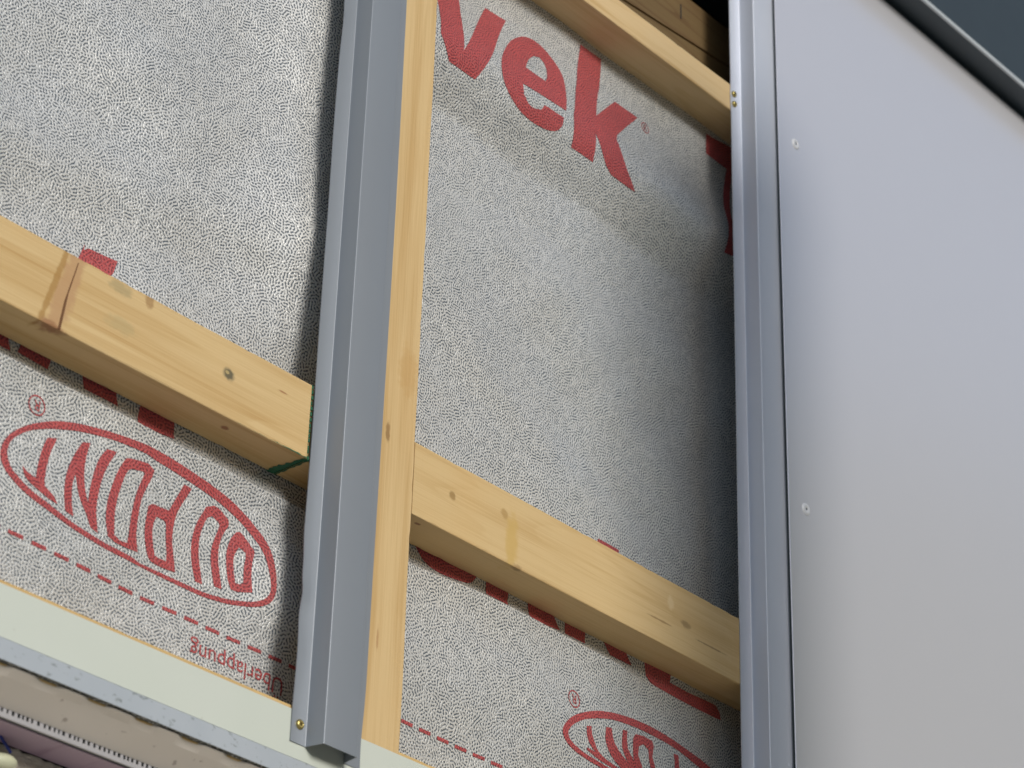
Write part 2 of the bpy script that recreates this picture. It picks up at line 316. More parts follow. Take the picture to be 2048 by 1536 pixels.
PRINTS = {"letter":[[[[-70.71,361.88],[-43.41,366.86],[-43.59,348.78],[-47.28,295.93],[-8.72,368.72],[15.45,368.74],[-29.17,278.59],[-60.8,278.64],[-74.74,297.32],[-73.35,334.1]]],[[[14.68,343.03],[22.09,352.26],[32.78,361.7],[42.85,366.34],[52.88,367.43],[62.76,365.52],[70.67,361.61],[78.19,355.9],[82.8,349.04],[84.13,338.54],[82.31,323.77],[79.27,306.12],[53.91,304.27],[24.03,302.9],[25.41,293.08],[31.68,287.66],[39.4,286.56],[47.79,289.69],[49.64,292.75],[50.83,295.92],[76.79,297.42],[76.06,290.12],[72.42,283.49],[64.75,279.16],[55.46,276.94],[43.92,275.84],[31.88,276.18],[20.93,278.83],[9.51,284.92],[1.57,293.06],[-2.14,303.99],[-0.36,316.4],[6.48,329.94]],[[47.06,348.47],[54.11,351.36],[59.42,348.73],[61.48,342.52],[59.85,332.38],[56.19,324.71],[31.27,325.57],[37.58,337.98]]],[[[112.15,400.99],[142.54,403.26],[137.49,369.17],[126.38,330.02],[158.76,365.78],[189.52,365.12],[154.51,325.26],[153.21,313.2],[163.14,293.89],[177.5,277.51],[145.39,278.89],[130.84,289.78],[119.76,306.31],[120.44,278.05],[91.74,277.68],[90.02,308.37],[105.03,359.34]]],[[[-443.37,-144.08],[-436.41,-145.59],[-435.17,-151.27],[-432.98,-156.57],[-441.75,-156.65],[-447.44,-157.16],[-448.68,-146.6]]],[[[-425.29,-145.37],[-400.14,-144.48],[-400.5,-147.54],[-402.24,-155.96],[-427.54,-154.7],[-425.63,-148.4]]],[[[-374.93,-144.58],[-346.86,-145.55],[-346.2,-148.23],[-343.94,-157.74],[-372.27,-156.75]]],[[[-324.8,-145.56],[-295.45,-146.17],[-294.39,-160.98],[-327.87,-165.2]]],[[[-384.83,-51.8],[-385.17,-56.75],[-381.64,-53.59],[-357.2,-52.39],[-360.16,-63.81],[-370.1,-71.6],[-391.24,-71.64]]],[[[-61.66,-145.93],[5.7,-147.26],[3.72,-150.8],[-0.39,-155.93],[-5.78,-158.78],[-15.15,-160.27],[-31.94,-161.18],[-45.06,-158.62],[-52.5,-154.23],[-57.86,-148.78]]],[[[14.99,-148.56],[40.41,-147.43],[37.33,-161.36],[13.93,-160.52]]],[[[62.14,-147.86],[91.24,-147.16],[100.1,-158.74],[62.4,-165.05]]],[[[106.54,-147.65],[130.53,-146.9],[129.0,-159.59],[105.82,-159.13]]],[[[150.38,-148.24],[179.18,-149.25],[186.44,-158.33],[159.37,-158.81]]],[[[201.8,-149.79],[217.03,-148.86],[234.09,-149.35],[233.16,-156.72],[255.21,-157.08],[279.17,-155.59],[294.96,-155.35],[299.81,-160.16],[300.85,-166.24],[294.07,-166.78],[281.27,-166.76],[262.0,-166.87],[242.53,-166.79],[223.63,-166.11],[209.08,-164.76],[203.76,-160.74]]],[[[142.87,-64.84],[168.17,-65.21],[163.52,-82.31],[134.73,-80.16]]],[[[289.86,403.37],[371.3,413.95],[368.64,384.65],[329.41,379.61],[312.44,319.33],[311.75,277.41],[299.23,275.44],[305.8,327.68],[321.56,381.99],[289.36,381.5]]],[[[-397.59,-204.52],[-390.42,-201.83],[-393.85,-213.02],[-395.36,-223.31],[-396.0,-234.0],[-395.17,-237.83],[-386.68,-241.93],[-384.18,-245.73],[-391.16,-244.83],[-399.42,-242.37],[-407.55,-239.51],[-411.78,-236.05],[-413.72,-230.94],[-409.75,-233.47],[-402.55,-235.34],[-402.25,-227.55],[-400.95,-217.31],[-399.47,-209.81]]],[[[-369.96,-196.01],[-364.24,-194.36],[-366.19,-204.41],[-366.43,-216.47],[-364.12,-226.59],[-360.24,-235.36],[-360.05,-225.0],[-358.5,-211.87],[-355.04,-200.52],[-350.53,-193.04],[-343.03,-192.13],[-348.19,-203.38],[-352.26,-216.38],[-353.34,-229.24],[-352.74,-239.27],[-349.39,-251.96],[-355.37,-250.57],[-360.71,-242.4],[-365.71,-236.14],[-369.1,-229.93],[-372.76,-219.68],[-374.02,-226.38],[-373.38,-235.77],[-371.9,-243.45],[-370.36,-248.68],[-377.03,-247.61],[-379.09,-238.1],[-379.8,-227.32],[-378.4,-216.41],[-374.48,-205.01]]],[[[-334.6,-193.16],[-330.46,-191.85],[-315.93,-189.56],[-310.07,-192.04],[-311.69,-198.81],[-317.38,-214.7],[-318.8,-231.28],[-317.51,-243.97],[-314.64,-251.77],[-324.34,-252.59],[-334.85,-252.56],[-340.79,-250.72],[-344.24,-241.34],[-345.21,-228.58],[-342.99,-215.52],[-338.88,-202.04]],[[-329.16,-198.4],[-319.1,-196.11],[-317.59,-197.57],[-322.28,-213.05],[-324.41,-229.93],[-324.09,-242.99],[-324.22,-249.58],[-330.85,-250.16],[-335.97,-248.24],[-337.97,-236.52],[-338.01,-224.52],[-335.73,-212.51],[-332.62,-202.53]]],[[[-283.47,-191.12],[-276.76,-191.62],[-282.93,-204.99],[-286.1,-214.58],[-287.08,-224.09],[-286.5,-234.45],[-283.86,-243.95],[-281.24,-253.44],[-290.43,-254.08],[-300.75,-253.85],[-305.12,-251.43],[-308.56,-245.26],[-311.02,-237.33],[-311.67,-228.56],[-310.56,-217.52],[-307.37,-214.76],[-301.16,-214.3],[-292.42,-213.57],[-289.58,-206.19]],[[-302.71,-221.65],[-295.46,-221.83],[-293.37,-223.8],[-292.44,-233.3],[-290.1,-242.87],[-289.57,-248.91],[-295.57,-249.13],[-299.98,-248.77],[-302.42,-242.85],[-304.78,-234.8],[-304.66,-227.05]]],[[[-262.3,-199.09],[-255.62,-195.69],[-249.21,-196.75],[-241.74,-201.13],[-241.87,-205.61],[-245.75,-212.85],[-247.55,-221.98],[-247.07,-230.27],[-245.2,-238.84],[-241.93,-251.23],[-248.13,-251.29],[-251.18,-240.99],[-252.98,-232.38],[-253.0,-223.92],[-251.16,-215.53],[-248.99,-207.6],[-250.97,-205.47],[-256.46,-203.27],[-260.36,-206.2],[-263.14,-214.29],[-264.29,-223.8],[-263.41,-232.66],[-261.6,-241.23],[-258.29,-253.51],[-264.12,-253.5],[-267.7,-243.49],[-269.75,-232.91],[-269.91,-223.08],[-267.84,-211.83]]],[[[-234.51,-207.22],[-231.18,-205.97],[-225.22,-210.47],[-218.77,-216.28],[-219.83,-224.55],[-219.33,-235.09],[-217.49,-245.56],[-228.83,-248.88],[-234.47,-248.66],[-237.48,-242.56],[-239.99,-231.33],[-240.8,-223.13],[-238.92,-213.95]],[[-231.52,-217.05],[-225.6,-219.31],[-225.08,-223.43],[-225.78,-230.07],[-224.87,-241.16],[-227.82,-243.21],[-231.38,-243.33],[-233.33,-236.15],[-234.6,-229.48],[-234.33,-223.01]]],[[[126.43,-229.51],[131.67,-227.78],[133.19,-233.93],[137.94,-240.92],[143.23,-245.39],[152.0,-247.98],[167.08,-249.81],[174.77,-250.75],[167.45,-251.9],[159.93,-251.6],[147.61,-250.89],[137.82,-249.55],[127.94,-247.59],[128.32,-245.94],[138.56,-246.26],[132.16,-242.78],[127.39,-236.61]]],[[[149.49,-222.78],[156.01,-221.44],[157.52,-228.44],[162.27,-233.93],[168.94,-238.0],[178.28,-241.97],[186.48,-246.33],[177.01,-249.29],[170.56,-248.25],[161.32,-245.04],[153.21,-239.14],[148.85,-231.22]]],[[[170.55,-218.1],[176.58,-216.8],[175.51,-224.05],[177.03,-231.48],[185.31,-238.19],[192.38,-244.51],[185.3,-246.7],[176.04,-239.59],[170.14,-232.17],[169.72,-224.41]]],[[[188.01,-215.65],[198.65,-213.62],[209.86,-214.0],[211.38,-218.42],[208.87,-227.41],[213.63,-237.97],[207.7,-239.79],[204.78,-230.35],[204.39,-223.18],[197.98,-220.42],[191.85,-224.13],[190.49,-231.8],[195.33,-238.13],[198.27,-242.69],[191.2,-244.87],[185.14,-236.68],[183.95,-226.0],[184.98,-219.17]]],[[[236.33,-216.2],[241.88,-215.66],[242.6,-220.75],[243.45,-229.46],[236.85,-231.55],[237.58,-222.33]]]],"logo_oval":[[[[-379.39,-185.81],[-390.79,-189.59],[-398.41,-193.14],[-405.87,-197.25],[-413.02,-201.69],[-418.38,-205.97],[-422.59,-209.89],[-426.06,-213.92],[-428.48,-217.82],[-430.2,-221.86],[-431.06,-225.68],[-431.14,-229.16],[-430.32,-232.61],[-428.79,-235.76],[-426.16,-238.81],[-423.27,-241.08],[-414.37,-246.41],[-402.33,-250.45],[-390.08,-252.96],[-373.34,-256.39],[-356.61,-258.58],[-339.62,-260.02],[-322.38,-260.02],[-302.06,-260.63],[-293.58,-260.76],[-272.74,-261.52],[-256.09,-261.86],[-239.53,-260.22],[-231.42,-258.98],[-223.59,-257.3],[-216.03,-255.46],[-210.96,-253.7],[-206.79,-251.62],[-203.15,-248.59],[-200.94,-245.09],[-199.71,-240.41],[-199.65,-234.65],[-200.38,-228.39],[-201.89,-222.35],[-203.9,-216.43],[-206.1,-211.25],[-209.11,-206.2],[-212.88,-201.39],[-222.84,-193.71],[-231.06,-189.49],[-239.65,-186.35],[-249.25,-184.09],[-258.71,-182.56],[-277.22,-180.09],[-295.27,-178.23],[-308.09,-177.61],[-320.41,-177.64],[-337.14,-179.33],[-352.94,-181.15],[-368.11,-183.33]],[[-390.09,-194.96],[-396.24,-197.28],[-401.5,-199.7],[-407.37,-202.61],[-412.3,-205.5],[-416.35,-208.54],[-420.26,-212.21],[-422.81,-215.18],[-424.63,-218.14],[-425.83,-221.54],[-426.22,-225.03],[-425.96,-228.39],[-424.84,-231.39],[-423.23,-234.18],[-420.83,-236.65],[-416.33,-239.65],[-411.07,-242.33],[-402.96,-245.56],[-390.7,-248.42],[-373.9,-252.52],[-357.15,-255.04],[-340.25,-256.53],[-319.54,-256.88],[-311.08,-258.49],[-294.0,-258.16],[-273.1,-258.5],[-256.45,-258.83],[-239.95,-257.22],[-231.91,-255.88],[-224.13,-254.15],[-218.1,-252.58],[-214.45,-251.3],[-210.92,-249.52],[-208.13,-247.84],[-205.79,-245.28],[-204.17,-242.49],[-203.59,-239.09],[-203.68,-235.9],[-204.83,-230.51],[-206.63,-225.32],[-208.35,-220.8],[-210.51,-216.42],[-213.53,-212.3],[-217.16,-208.32],[-227.01,-200.61],[-234.93,-196.57],[-243.21,-193.59],[-252.57,-191.18],[-261.9,-189.55],[-280.18,-187.3],[-298.2,-185.43],[-310.71,-184.62],[-319.16,-183.43],[-336.07,-184.11],[-351.97,-185.61],[-367.19,-188.18],[-378.58,-190.96]]],[[[158.66,-207.97],[148.57,-210.42],[140.16,-212.7],[130.8,-216.15],[122.67,-219.73],[114.95,-223.78],[108.18,-228.26],[103.22,-232.51],[99.66,-236.69],[97.73,-240.04],[97.24,-242.87],[98.22,-245.19],[99.83,-247.29],[102.91,-249.29],[106.69,-251.05],[112.47,-252.56],[119.34,-253.74],[133.93,-255.18],[148.39,-255.67],[180.57,-255.06],[227.59,-255.92],[276.65,-254.1],[313.31,-250.8],[339.02,-245.75],[357.33,-236.9],[362.33,-227.83],[351.77,-222.68],[325.34,-218.27],[302.79,-215.96],[284.52,-212.9],[272.18,-209.79],[259.41,-207.94],[234.15,-204.61],[222.08,-203.31],[210.25,-202.43],[198.09,-202.5],[185.33,-203.42],[171.97,-205.44]],[[158.08,-213.9],[149.47,-215.94],[140.08,-218.73],[133.18,-221.07],[126.25,-223.67],[119.18,-227.39],[113.13,-231.26],[108.88,-234.53],[105.93,-237.63],[104.32,-240.49],[104.0,-242.89],[105.17,-244.93],[107.01,-246.44],[110.37,-248.05],[114.85,-249.16],[121.12,-250.31],[127.29,-251.21],[143.03,-252.33],[156.49,-253.14],[186.24,-252.17],[229.63,-251.79],[276.75,-249.22],[313.27,-245.94],[333.6,-241.64],[343.25,-237.08],[345.1,-231.51],[334.62,-227.22],[311.77,-223.32],[290.0,-219.9],[270.24,-217.41],[252.62,-213.46],[243.23,-211.71],[234.01,-210.39],[222.0,-209.46],[210.11,-209.0],[197.78,-208.91],[184.72,-209.8],[171.18,-211.74]]]]}

XS = [-0.62 + 0.006 * i for i in range(int(1.34 / 0.006) + 1)]
ZS = []
z = -0.338
while z < 0.452:
    ZS.append(z); z += 0.0012 if -0.19 < z < -0.14 else 0.004
bm = bmesh.new(); grid = [[bm.verts.new((x, MY - relief(x, zz), zz)) for zz in ZS] for x in XS]
for i in range(len(XS) - 1):
    for j in range(len(ZS) - 1):
        bm.faces.new([grid[i][j], grid[i + 1][j], grid[i + 1][j + 1], grid[i][j + 1]])
memb = obj('wall_membrane', bm, M_MEMB, loc=(0.05, MY, -0.338), smooth=True)
tag(memb, 'silver grey embossed house wrap with red lettering stretched behind the wooden battens', 'house wrap')

def catmull(p):
    """round off shallow corners, leave sharp ones alone"""
    n = len(p); r = []
    def soft(i):
        a, b, c = (Vector(p[j % n]) for j in (i - 1, i, i + 1))
        return (b - a).length > 1e-6 and (c - b).length > 1e-6 and (b - a).angle(c - b) < math.radians(38)
    for i in range(n):
        a, b, c, d = p[i - 1], p[i], p[(i + 1) % n], p[(i + 2) % n]; r.append(b)
        if soft(i) and soft(i + 1): r.append(tuple((-a[k] + 9 * b[k] + 9 * c[k] - d[k]) / 16 for k in (0, 1)))
    return r
def stick(bm):
    """cut flat artwork finely and lay it on the sheet"""
    xs = [v.co.x for v in bm.verts]; zs = [v.co.z for v in bm.verts]
    for a0, a1, st, no, ax in ((min(xs), max(xs), 0.012, (1, 0, 0), 0), (min(zs), max(zs), 0.0024, (0, 0, 1), 2)):
        k = math.floor(a0 / st) + 1
        while k * st < a1:
            co = [0, 0, 0]; co[ax] = k * st
            bmesh.ops.bisect_plane(bm, geom=bm.verts[:] + bm.edges[:] + bm.faces[:], plane_co=co, plane_no=no); k += 1
    for v in bm.verts: v.co.y = MY - relief(v.co.x, v.co.z) - 0.00035
    bmesh.ops.recalc_face_normals(bm, faces=bm.faces)
    if bm.faces and sum(f.normal.y for f in bm.faces) > 0: bmesh.ops.reverse_faces(bm, faces=bm.faces)
    return bm
def fatten(p, d):
    """move a closed outline outwards by d (negative: inwards)"""
    n = len(p); ar = sum(p[i - 1][0] * p[i][1] - p[i][0] * p[i - 1][1] for i in range(n)); sg = 1 if ar > 0 else -1; r = []
    for i in range(n):
        a, b, c = Vector(p[i - 1]), Vector(p[i]), Vector(p[(i + 1) % n]); e0, e1 = b - a, c - b
        if e0.length < 1e-6 or e1.length < 1e-6: r.append(p[i]); continue
        n0 = Vector((e0.y, -e0.x)).normalized() * sg; n1 = Vector((e1.y, -e1.x)).normalized() * sg
        k = n0 + n1; l = k.length
        if l < 0.5: r.append(p[i]); continue
        k = k / l * min(2.0, 2.0 / l); r.append((b.x + k.x * d, b.y + k.y * d))
    return r
def art_bm(polys, fat=0.0):
    if fat: polys = [fatten(p, fat if i == 0 else -fat) for i, p in enumerate(polys)]
    bm = bmesh.new()
    vv = [[Vector((x / 1000, z / 1000, 0)) for x, z in p] for p in polys]
    flat = [v for p in vv for v in p]; vs = [bm.verts.new((v.x, MY, v.y)) for v in flat]
    for tri in tessellate_polygon(vv):
        try: bm.faces.new([vs[i] for i in tri])
        except ValueError: pass
    return stick(bm)
def text_bm(txt, width, height, ox, oz, flip, squeeze=None):
    """outline of the built-in font, scaled to width x cap height, baseline start at (ox, oz)"""
    cu = bpy.data.curves.new('t', 'FONT'); cu.body = txt; cu.resolution_u = 6
    to = bpy.data.objects.new('t', cu); COL.objects.link(to); bpy.context.view_layer.update()
    me = bpy.data.meshes.new_from_object(to.evaluated_get(bpy.context.evaluated_depsgraph_get()))
    bm = bmesh.new(); bm.from_mesh(me); bpy.data.objects.remove(to); bpy.data.curves.remove(cu); bpy.data.meshes.remove(me)
    x0 = min(v.co.x for v in bm.verts); x1 = max(v.co.x for v in bm.verts); sx = width / (x1 - x0); sz = height / 0.70
    for v in bm.verts:
        a, c = (v.co.x - x0) * sx, v.co.y * sz
        v.co = (ox - a, MY, oz - c) if flip else (ox + a, MY, oz + c)
    return stick(bm)
for li, item in enumerate(PRINTS['letter']):
    obj('letter', art_bm([catmull(p) for p in item], 0.13 if li >= 16 else 0.0), M_INK, memb, loc=(item[0][0][0] / 1000, MY, item[0][0][1] / 1000))
for item in PRINTS['logo_oval']:
    obj('logo_oval', art_bm([catmull(p) for p in item], 0.08), M_INK, memb, loc=(item[0][0][0] / 1000, MY, item[0][0][1] / 1000))
for i in range(-3, 42):
    cx = -0.4124 + i * 0.01852; cz = -0.2780 - 0.0000245 * (cx * 1000 + 412)
    if cx > 0.30: break
    poly = [(cx * 1000 - 6.0, cz * 1000 - 1.3), (cx * 1000 + 6.0, cz * 1000 - 1.3), (cx * 1000 + 6.0, cz * 1000 + 1.3), (cx * 1000 - 6.0, cz * 1000 + 1.3)]
    obj('dash', art_bm([poly]), M_INK, memb, loc=(cx, MY, cz))
obj('lettering', text_bm('Überlappung', 0.082, 0.0118, -0.1812, -0.2955, True), M_INK, memb, loc=(-0.1812, MY, -0.2955))
for cx, cz, r, flip in ((-0.4093, -0.1863, 0.0070, True), (0.1111, -0.2128, 0.0070, True), (0.1998, 0.3600, 0.0055, False)):
    n = 32
    o = [(1000 * (cx + r * math.cos(2 * math.pi * k / n)), 1000 * (cz + r * math.sin(2 * math.pi * k / n))) for k in range(n)]
    q = [(1000 * (cx + 0.86 * r * math.cos(2 * math.pi * k / n)), 1000 * (cz + 0.86 * r * math.sin(2 * math.pi * k / n))) for k in range(n)]
    b = art_bm([o, q]); t = text_bm('R', r * 0.75, r * 1.05, cx + (0.36 * r if flip else -0.36 * r), cz + (0.52 * r if flip else -0.52 * r), flip)
    me = bpy.data.meshes.new('t'); t.to_mesh(me); t.free(); b.from_mesh(me); bpy.data.meshes.remove(me)
    obj('registered_mark', b, M_INK, memb, loc=(cx, MY, cz))
tag(obj('sheathing_board', box_bm(-0.9, 1.3, 0.0475, 0.066, -0.360, 0.452), plain_mat('sheathing', (0.30, 0.22, 0.13), 0.8)),
    'sheathing board behind the silver house wrap', 'board')

# ------------------------------------------------------------------ timber
def timber_bm(x0, x1, y0, y1, z0, z1, axis='X', bev=0.0010, rough=0.00022, wane=0.0, seed=0, step=0.006):
    rnd = random.Random(seed); L0, L1 = (x0, x1) if axis == 'X' else (z0, z1)
    a0, a1 = (z0, z1) if axis == 'X' else (x0, x1)                  # second visible axis
    n = max(2, int((L1 - L0) / step)); ph = [rnd.uniform(0, 6.28) for _ in range(8)]
    corners = [(0, 0), (1, 0), (1, 1), (0, 1)]                       # (a, y) -- y=0 front
    bm = bmesh.new(); rings = []
    for k in range(n + 1):
        L = L0 + (L1 - L0) * k / n; ring = []
        for ci, (ca, cy) in enumerate(corners):
            wv = 0.5 + 0.5 * math.sin(L * 37 + ph[ci]) * math.sin(L * 13 + ph[ci + 4])
            b = bev * (0.55 + 0.9 * wv * wv) + rnd.uniform(0, rough) + (rough * 4 if rnd.random() < 0.05 else 0)
            if cy == 0 and ci == 1 and wane: b += wane * max(0.0, math.sin(L * 16 + ph[2]) * math.sin(L * 7.3 + ph[3])) ** 2
            A, Y = (a0, a1)[ca], (y0, y1)[cy]; sa, sy = (1 if ca == 0 else -1), (1 if cy == 0 else -1)
            p = [(A, Y + sy * b), (A + sa * b * 0.3, Y + sy * b * 0.3), (A + sa * b, Y)]
            if (ca, cy) in ((1, 0), (0, 1)): p = p[::-1]
            ring += p
        rings.append([bm.verts.new((L, y, a) if axis == 'X' else (a, y, L)) for a, y in ring])
    m_ = len(rings[0])
    for A, B in zip(rings, rings[1:]):
        for i in range(m_): bm.faces.new([A[i], A[(i + 1) % m_], B[(i + 1) % m_], B[i]])
    bm.faces.new(rings[0]); bm.faces.new(rings[-1][::-1])
    bmesh.ops.recalc_face_normals(bm, faces=bm.faces); return bm
def batten(name, x0, x1, y0, y1, z0, z1, mat, label, cat='batten', bev=0.0010, group=None, axis='X', wane=0.0):
    o = obj(name, timber_bm(x0, x1, y0, y1, z0, z1, axis, bev, wane=wane, seed=int(abs(x0 * 1e4 + z0 * 1e3))), mat, loc=((x0 + x1) / 2, (y0 + y1) / 2, z0)); return tag(o, label, cat, group)
G = 'pine battens on the house wrap'
lb = batten('wooden_batten', -0.90, -0.2056, 0.0, 0.0335, -0.150, -0.0924, M_WL, 'knotty pine batten with a green painted end, left of the metal channel', group=G)
# split in the big knot
obj('knot_split', prism_bm([(-0.4160, -0.0965), (-0.4154, -0.0965), (-0.4205, -0.122), (-0.4232, -0.1495), (-0.4252, -0.1495), (-0.4228, -0.128)], -0.00025, 0.003),
    plain_mat('crack', (0.16, 0.075, 0.03), 0.9), lb, loc=(-0.4226, 0, -0.12))
def rough_strip(pts_a, pts_b): return pts_a + pts_b[::-1]
bm = bmesh.new()                                                     # paint on the cut end, runs a little round the arrises
box_bm(-0.2056, -0.20525, 0.0, 0.0335, -0.1500, -0.0924, 0, bm=bm)
def under_strip(bm, rows):
    a = [bm.verts.new((x0, y, -0.15035)) for y, x0, x1 in rows]; c = [bm.verts.new((x1, y, -0.15035)) for y, x0, x1 in rows]
    for i in range(len(rows) - 1): bm.faces.new([a[i], a[i + 1], c[i + 1], c[i]])
random.seed(3)
under_strip(bm, [(0.0335 * k / 16, -0.2056 - (0.0018 + 0.0050 * (k / 16) ** 0.8) * random.uniform(0.75, 1.25), -0.2053) for k in range(17)])
a = [bm.verts.new((x, -0.00035, -0.1492)) for x in [-0.2700 + 0.004 * k for k in range(17)]]
c = [bm.verts.new((v.co.x, -0.00035, -0.1503 + 0.0004 + 0.0013 * random.random() * (k / 16) ** 0.7)) for k, v in enumerate(a)]
for v in a: v.co.z = -0.1497
for k in range(16): bm.faces.new([a[k], a[k + 1], c[k + 1], c[k]])
for k in range(14):                                                  # saw fuzz along the painted end
    zz = -0.149 + 0.0042 * k + random.uniform(-0.001, 0.001); w = random.uniform(0.0007, 0.0015)
    box_bm(-0.2053, -0.2053 + w, -0.0004, 0.004, zz - 0.0013, zz + 0.0013, 0, bm=bm)
obj('end_paint', bm, M_GREEN, lb, loc=(-0.2055, 0.016, -0.15))
sb = batten('short_batten', -0.2038, -0.1622, 0.0030, 0.0335, -0.1500, -0.0924, M_WL, 'short pine block between the green painted batten end and the upright post', group=G)
bm = bmesh.new(); box_bm(-0.20415, -0.2038, 0.0032, 0.0333, -0.1498, -0.0926, 0, bm=bm)
under_strip(bm, [(0.0335 * k / 16, -0.2041, -0.2036 + 0.0010 * random.uniform(0.3, 1.6)) for k in range(17)])
obj('end_paint', bm, M_GREEN, sb, loc=(-0.204, 0.016, -0.15))
post = batten('wooden_post', -0.1612, -0.1012, 0.0, 0.0335, -0.3325, 0.668, M_WP, 'upright pine post beside the metal channel in the middle', 'post', bev=0.0007, axis='Z', wane=0.0022)
batten('wooden_batten', -0.1010, 0.90, 0.0, 0.0345, -0.1500, -0.0924, M_WR, 'pine batten running right from the upright post into shadow behind the right channel', group=G, bev=0.0008)
batten('wooden_batten', -0.1010, 0.90, 0.0, 0.0375, 0.4107, 0.4396, M_WU, 'thin pine batten at the top, two screws at its right end', group=G)
batten('base_batten', -0.90, 1.20, 0.0012, 0.0305, -0.3800, -0.3284, M_BASE, 'timber showing as a thin tan edge above the cream metal flashing', 'batten', bev=0.0005)
# dark recess above the top batten
beam = empty('timber_beam', (0.2, 0.05, 0.44), 'timber beam coloured dark as in shade, in the recess above the top batten', 'beam')
def ln(x, a): return a + 0.100 * (x - 0.175)
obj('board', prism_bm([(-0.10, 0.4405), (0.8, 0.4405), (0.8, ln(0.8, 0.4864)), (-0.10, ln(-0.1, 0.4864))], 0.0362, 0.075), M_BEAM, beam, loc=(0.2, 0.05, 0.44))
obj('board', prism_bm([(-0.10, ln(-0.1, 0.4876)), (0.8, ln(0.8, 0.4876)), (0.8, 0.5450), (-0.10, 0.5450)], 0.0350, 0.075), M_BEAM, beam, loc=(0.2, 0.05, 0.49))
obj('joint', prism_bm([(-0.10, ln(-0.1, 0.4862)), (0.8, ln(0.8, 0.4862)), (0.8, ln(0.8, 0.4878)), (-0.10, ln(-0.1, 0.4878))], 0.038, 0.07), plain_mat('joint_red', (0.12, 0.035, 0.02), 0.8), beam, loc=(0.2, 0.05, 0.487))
obj('slot', prism_bm([(0.2548, 0.5145), (0.2562, 0.5145), (0.2562, 0.5310), (0.2548, 0.5310)], 0.0346, 0.04), plain_mat('slot_dark', (0.02, 0.02, 0.02), 0.8), beam, loc=(0.255, 0.035, 0.52))
tag(obj('back_wall', box_bm(-0.9, 1.3, 0.14, 0.16, -0.387, 0.70), plain_mat('void_shade', (0.05, 0.05, 0.045), 0.9)), 'dark boarding deep in the recess above the timber beam', 'wall')  # near-black colour stands in for the shade of the deep void

# ------------------------------------------------------------------ folded metal channels
def channel_bm(xb, xe, zb, zt, face, tall=0.015, lean=0.0026, lip=0.0165, wob=None, hole_n=120):
    """hat section: flange xb..xe, sloping web, raised face, web, flange"""
    pts = [(xb, 0.0)]
    def arc(p, q, r, k=3):
        pass
    f0 = xe; f1 = xe + lean; f2 = f1 + face; f3 = f2 + lean
    raw = [(xb, -0.0009), (f0, -0.0009), (f1, -tall), (f2, -tall), (f3, -0.0009), (f3 + lip, -0.0009)]
    prof = [raw[0], ((raw[0][0] + raw[1][0]) / 2, -0.0009)]
    for a, b, c in zip(raw, raw[1:], raw[2:]):
        a, b, c = Vector(a), Vector(b), Vector(c); d0 = (a - b).normalized(); d1 = (c - b).normalized(); r = 0.0007
        p0, p2 = b + d0 * r, b + d1 * r
        for t in (0, 0.33, 0.67, 1.0):
            prof.append(tuple((1 - t) ** 2 * p0 + 2 * t * (1 - t) * b + t * t * p2))
    prof.append(raw[-1])
    th = 0.0008; n = len(prof); bm = bmesh.new()
    nor = []
    for i in range(n):
        a = Vector(prof[max(0, i - 1)]); c = Vector(prof[min(n - 1, i + 1)]); t = (c - a).normalized(); nor.append(Vector((-t.y, t.x)))
    zs = [zb + (zt - zb) * k / hole_n for k in range(hole_n + 1)]; rows = []
    for zz in zs:
        out, inn = [], []
        for i, (x, y) in enumerate(prof):
            dx, dy = (wob(zz, i, n) if wob else (0, 0))
            out.append(bm.verts.new((x + dx, y + dy, zz))); inn.append(bm.verts.new((x + dx + nor[i].x * th, y + dy + nor[i].y * th, zz)))
        rows.append(out + inn[::-1])
    m_ = 2 * n
    for A, B in zip(rows, rows[1:]):
        for i in range(m_): bm.faces.new([A[i], A[(i + 1) % m_], B[(i + 1) % m_], B[i]])
    for R in (rows[0], rows[-1]):
        for i in range(n - 1): bm.faces.new([R[i], R[i + 1], R[m_ - 2 - i], R[m_ - 1 - i]])
    bmesh.ops.recalc_face_normals(bm, faces=bm.faces)
    return bm
def finish_sheet(o):
    for p in o.data.polygons: p.use_smooth = True
    try: o.data.set_sharp_from_angle(angle=math.radians(40))
    except Exception: pass
def screw(x, y, z, parent, r=0.0031, rot=0.3):
    s = obj('screw', lathe_bm([(0, 0.0003), (0.0009, 0.0004), (0.0010, 0.0018), (0.0016, 0.0022), (r * 0.80, 0.0018), (r * 0.96, 0.0012), (r, 0.0005), (r, 0.0)], 30, (x, y, z)), M_BRASS, parent, loc=(x, y, z), smooth=True)
    bm = bmesh.new()
    for k in (0, 1):
        a = rot + k * math.pi / 2; ca, sa = math.cos(a), math.sin(a); L, w = 0.0017, 0.00032
        vs = [(x + ca * L * i - sa * w * j, y - 0.00222 - 0.00002 * k, z + sa * L * i + ca * w * j) for i, j in ((-1, -1), (1, -1), (1, 1), (-1, 1))]
        bm.faces.new([bm.verts.new(v) for v in vs])
    obj('recess', bm, M_RECESS, s, loc=(x, y, z)); return s
def gz(d, s): return math.exp(-0.5 * (d / s) ** 2)
def wob_left(zz, i, n):
    if i <= 1:
        w = 1.0 if i == 0 else 0.35
        dy = -0.0024 * gz(zz + 0.2495, 0.007) - 0.0016 * gz(zz + 0.228, 0.012) - 0.0016 * gz(zz + 0.29, 0.02) - 0.0012 * gz(zz - 0.225, 0.016) + 0.0004 * math.sin(zz * 23)
        return (0.0003 * math.sin(zz * 31) * w, min(dy, 0.0002) * w)
    if i >= n - 2:
        w = 1.0 if i == n - 1 else 0.3
        return (0.0008 * math.sin(zz * 9 + 1) * w - 0.002 * gz(zz + 0.34, 0.02) * w, 0.0)
    return (0, 0)
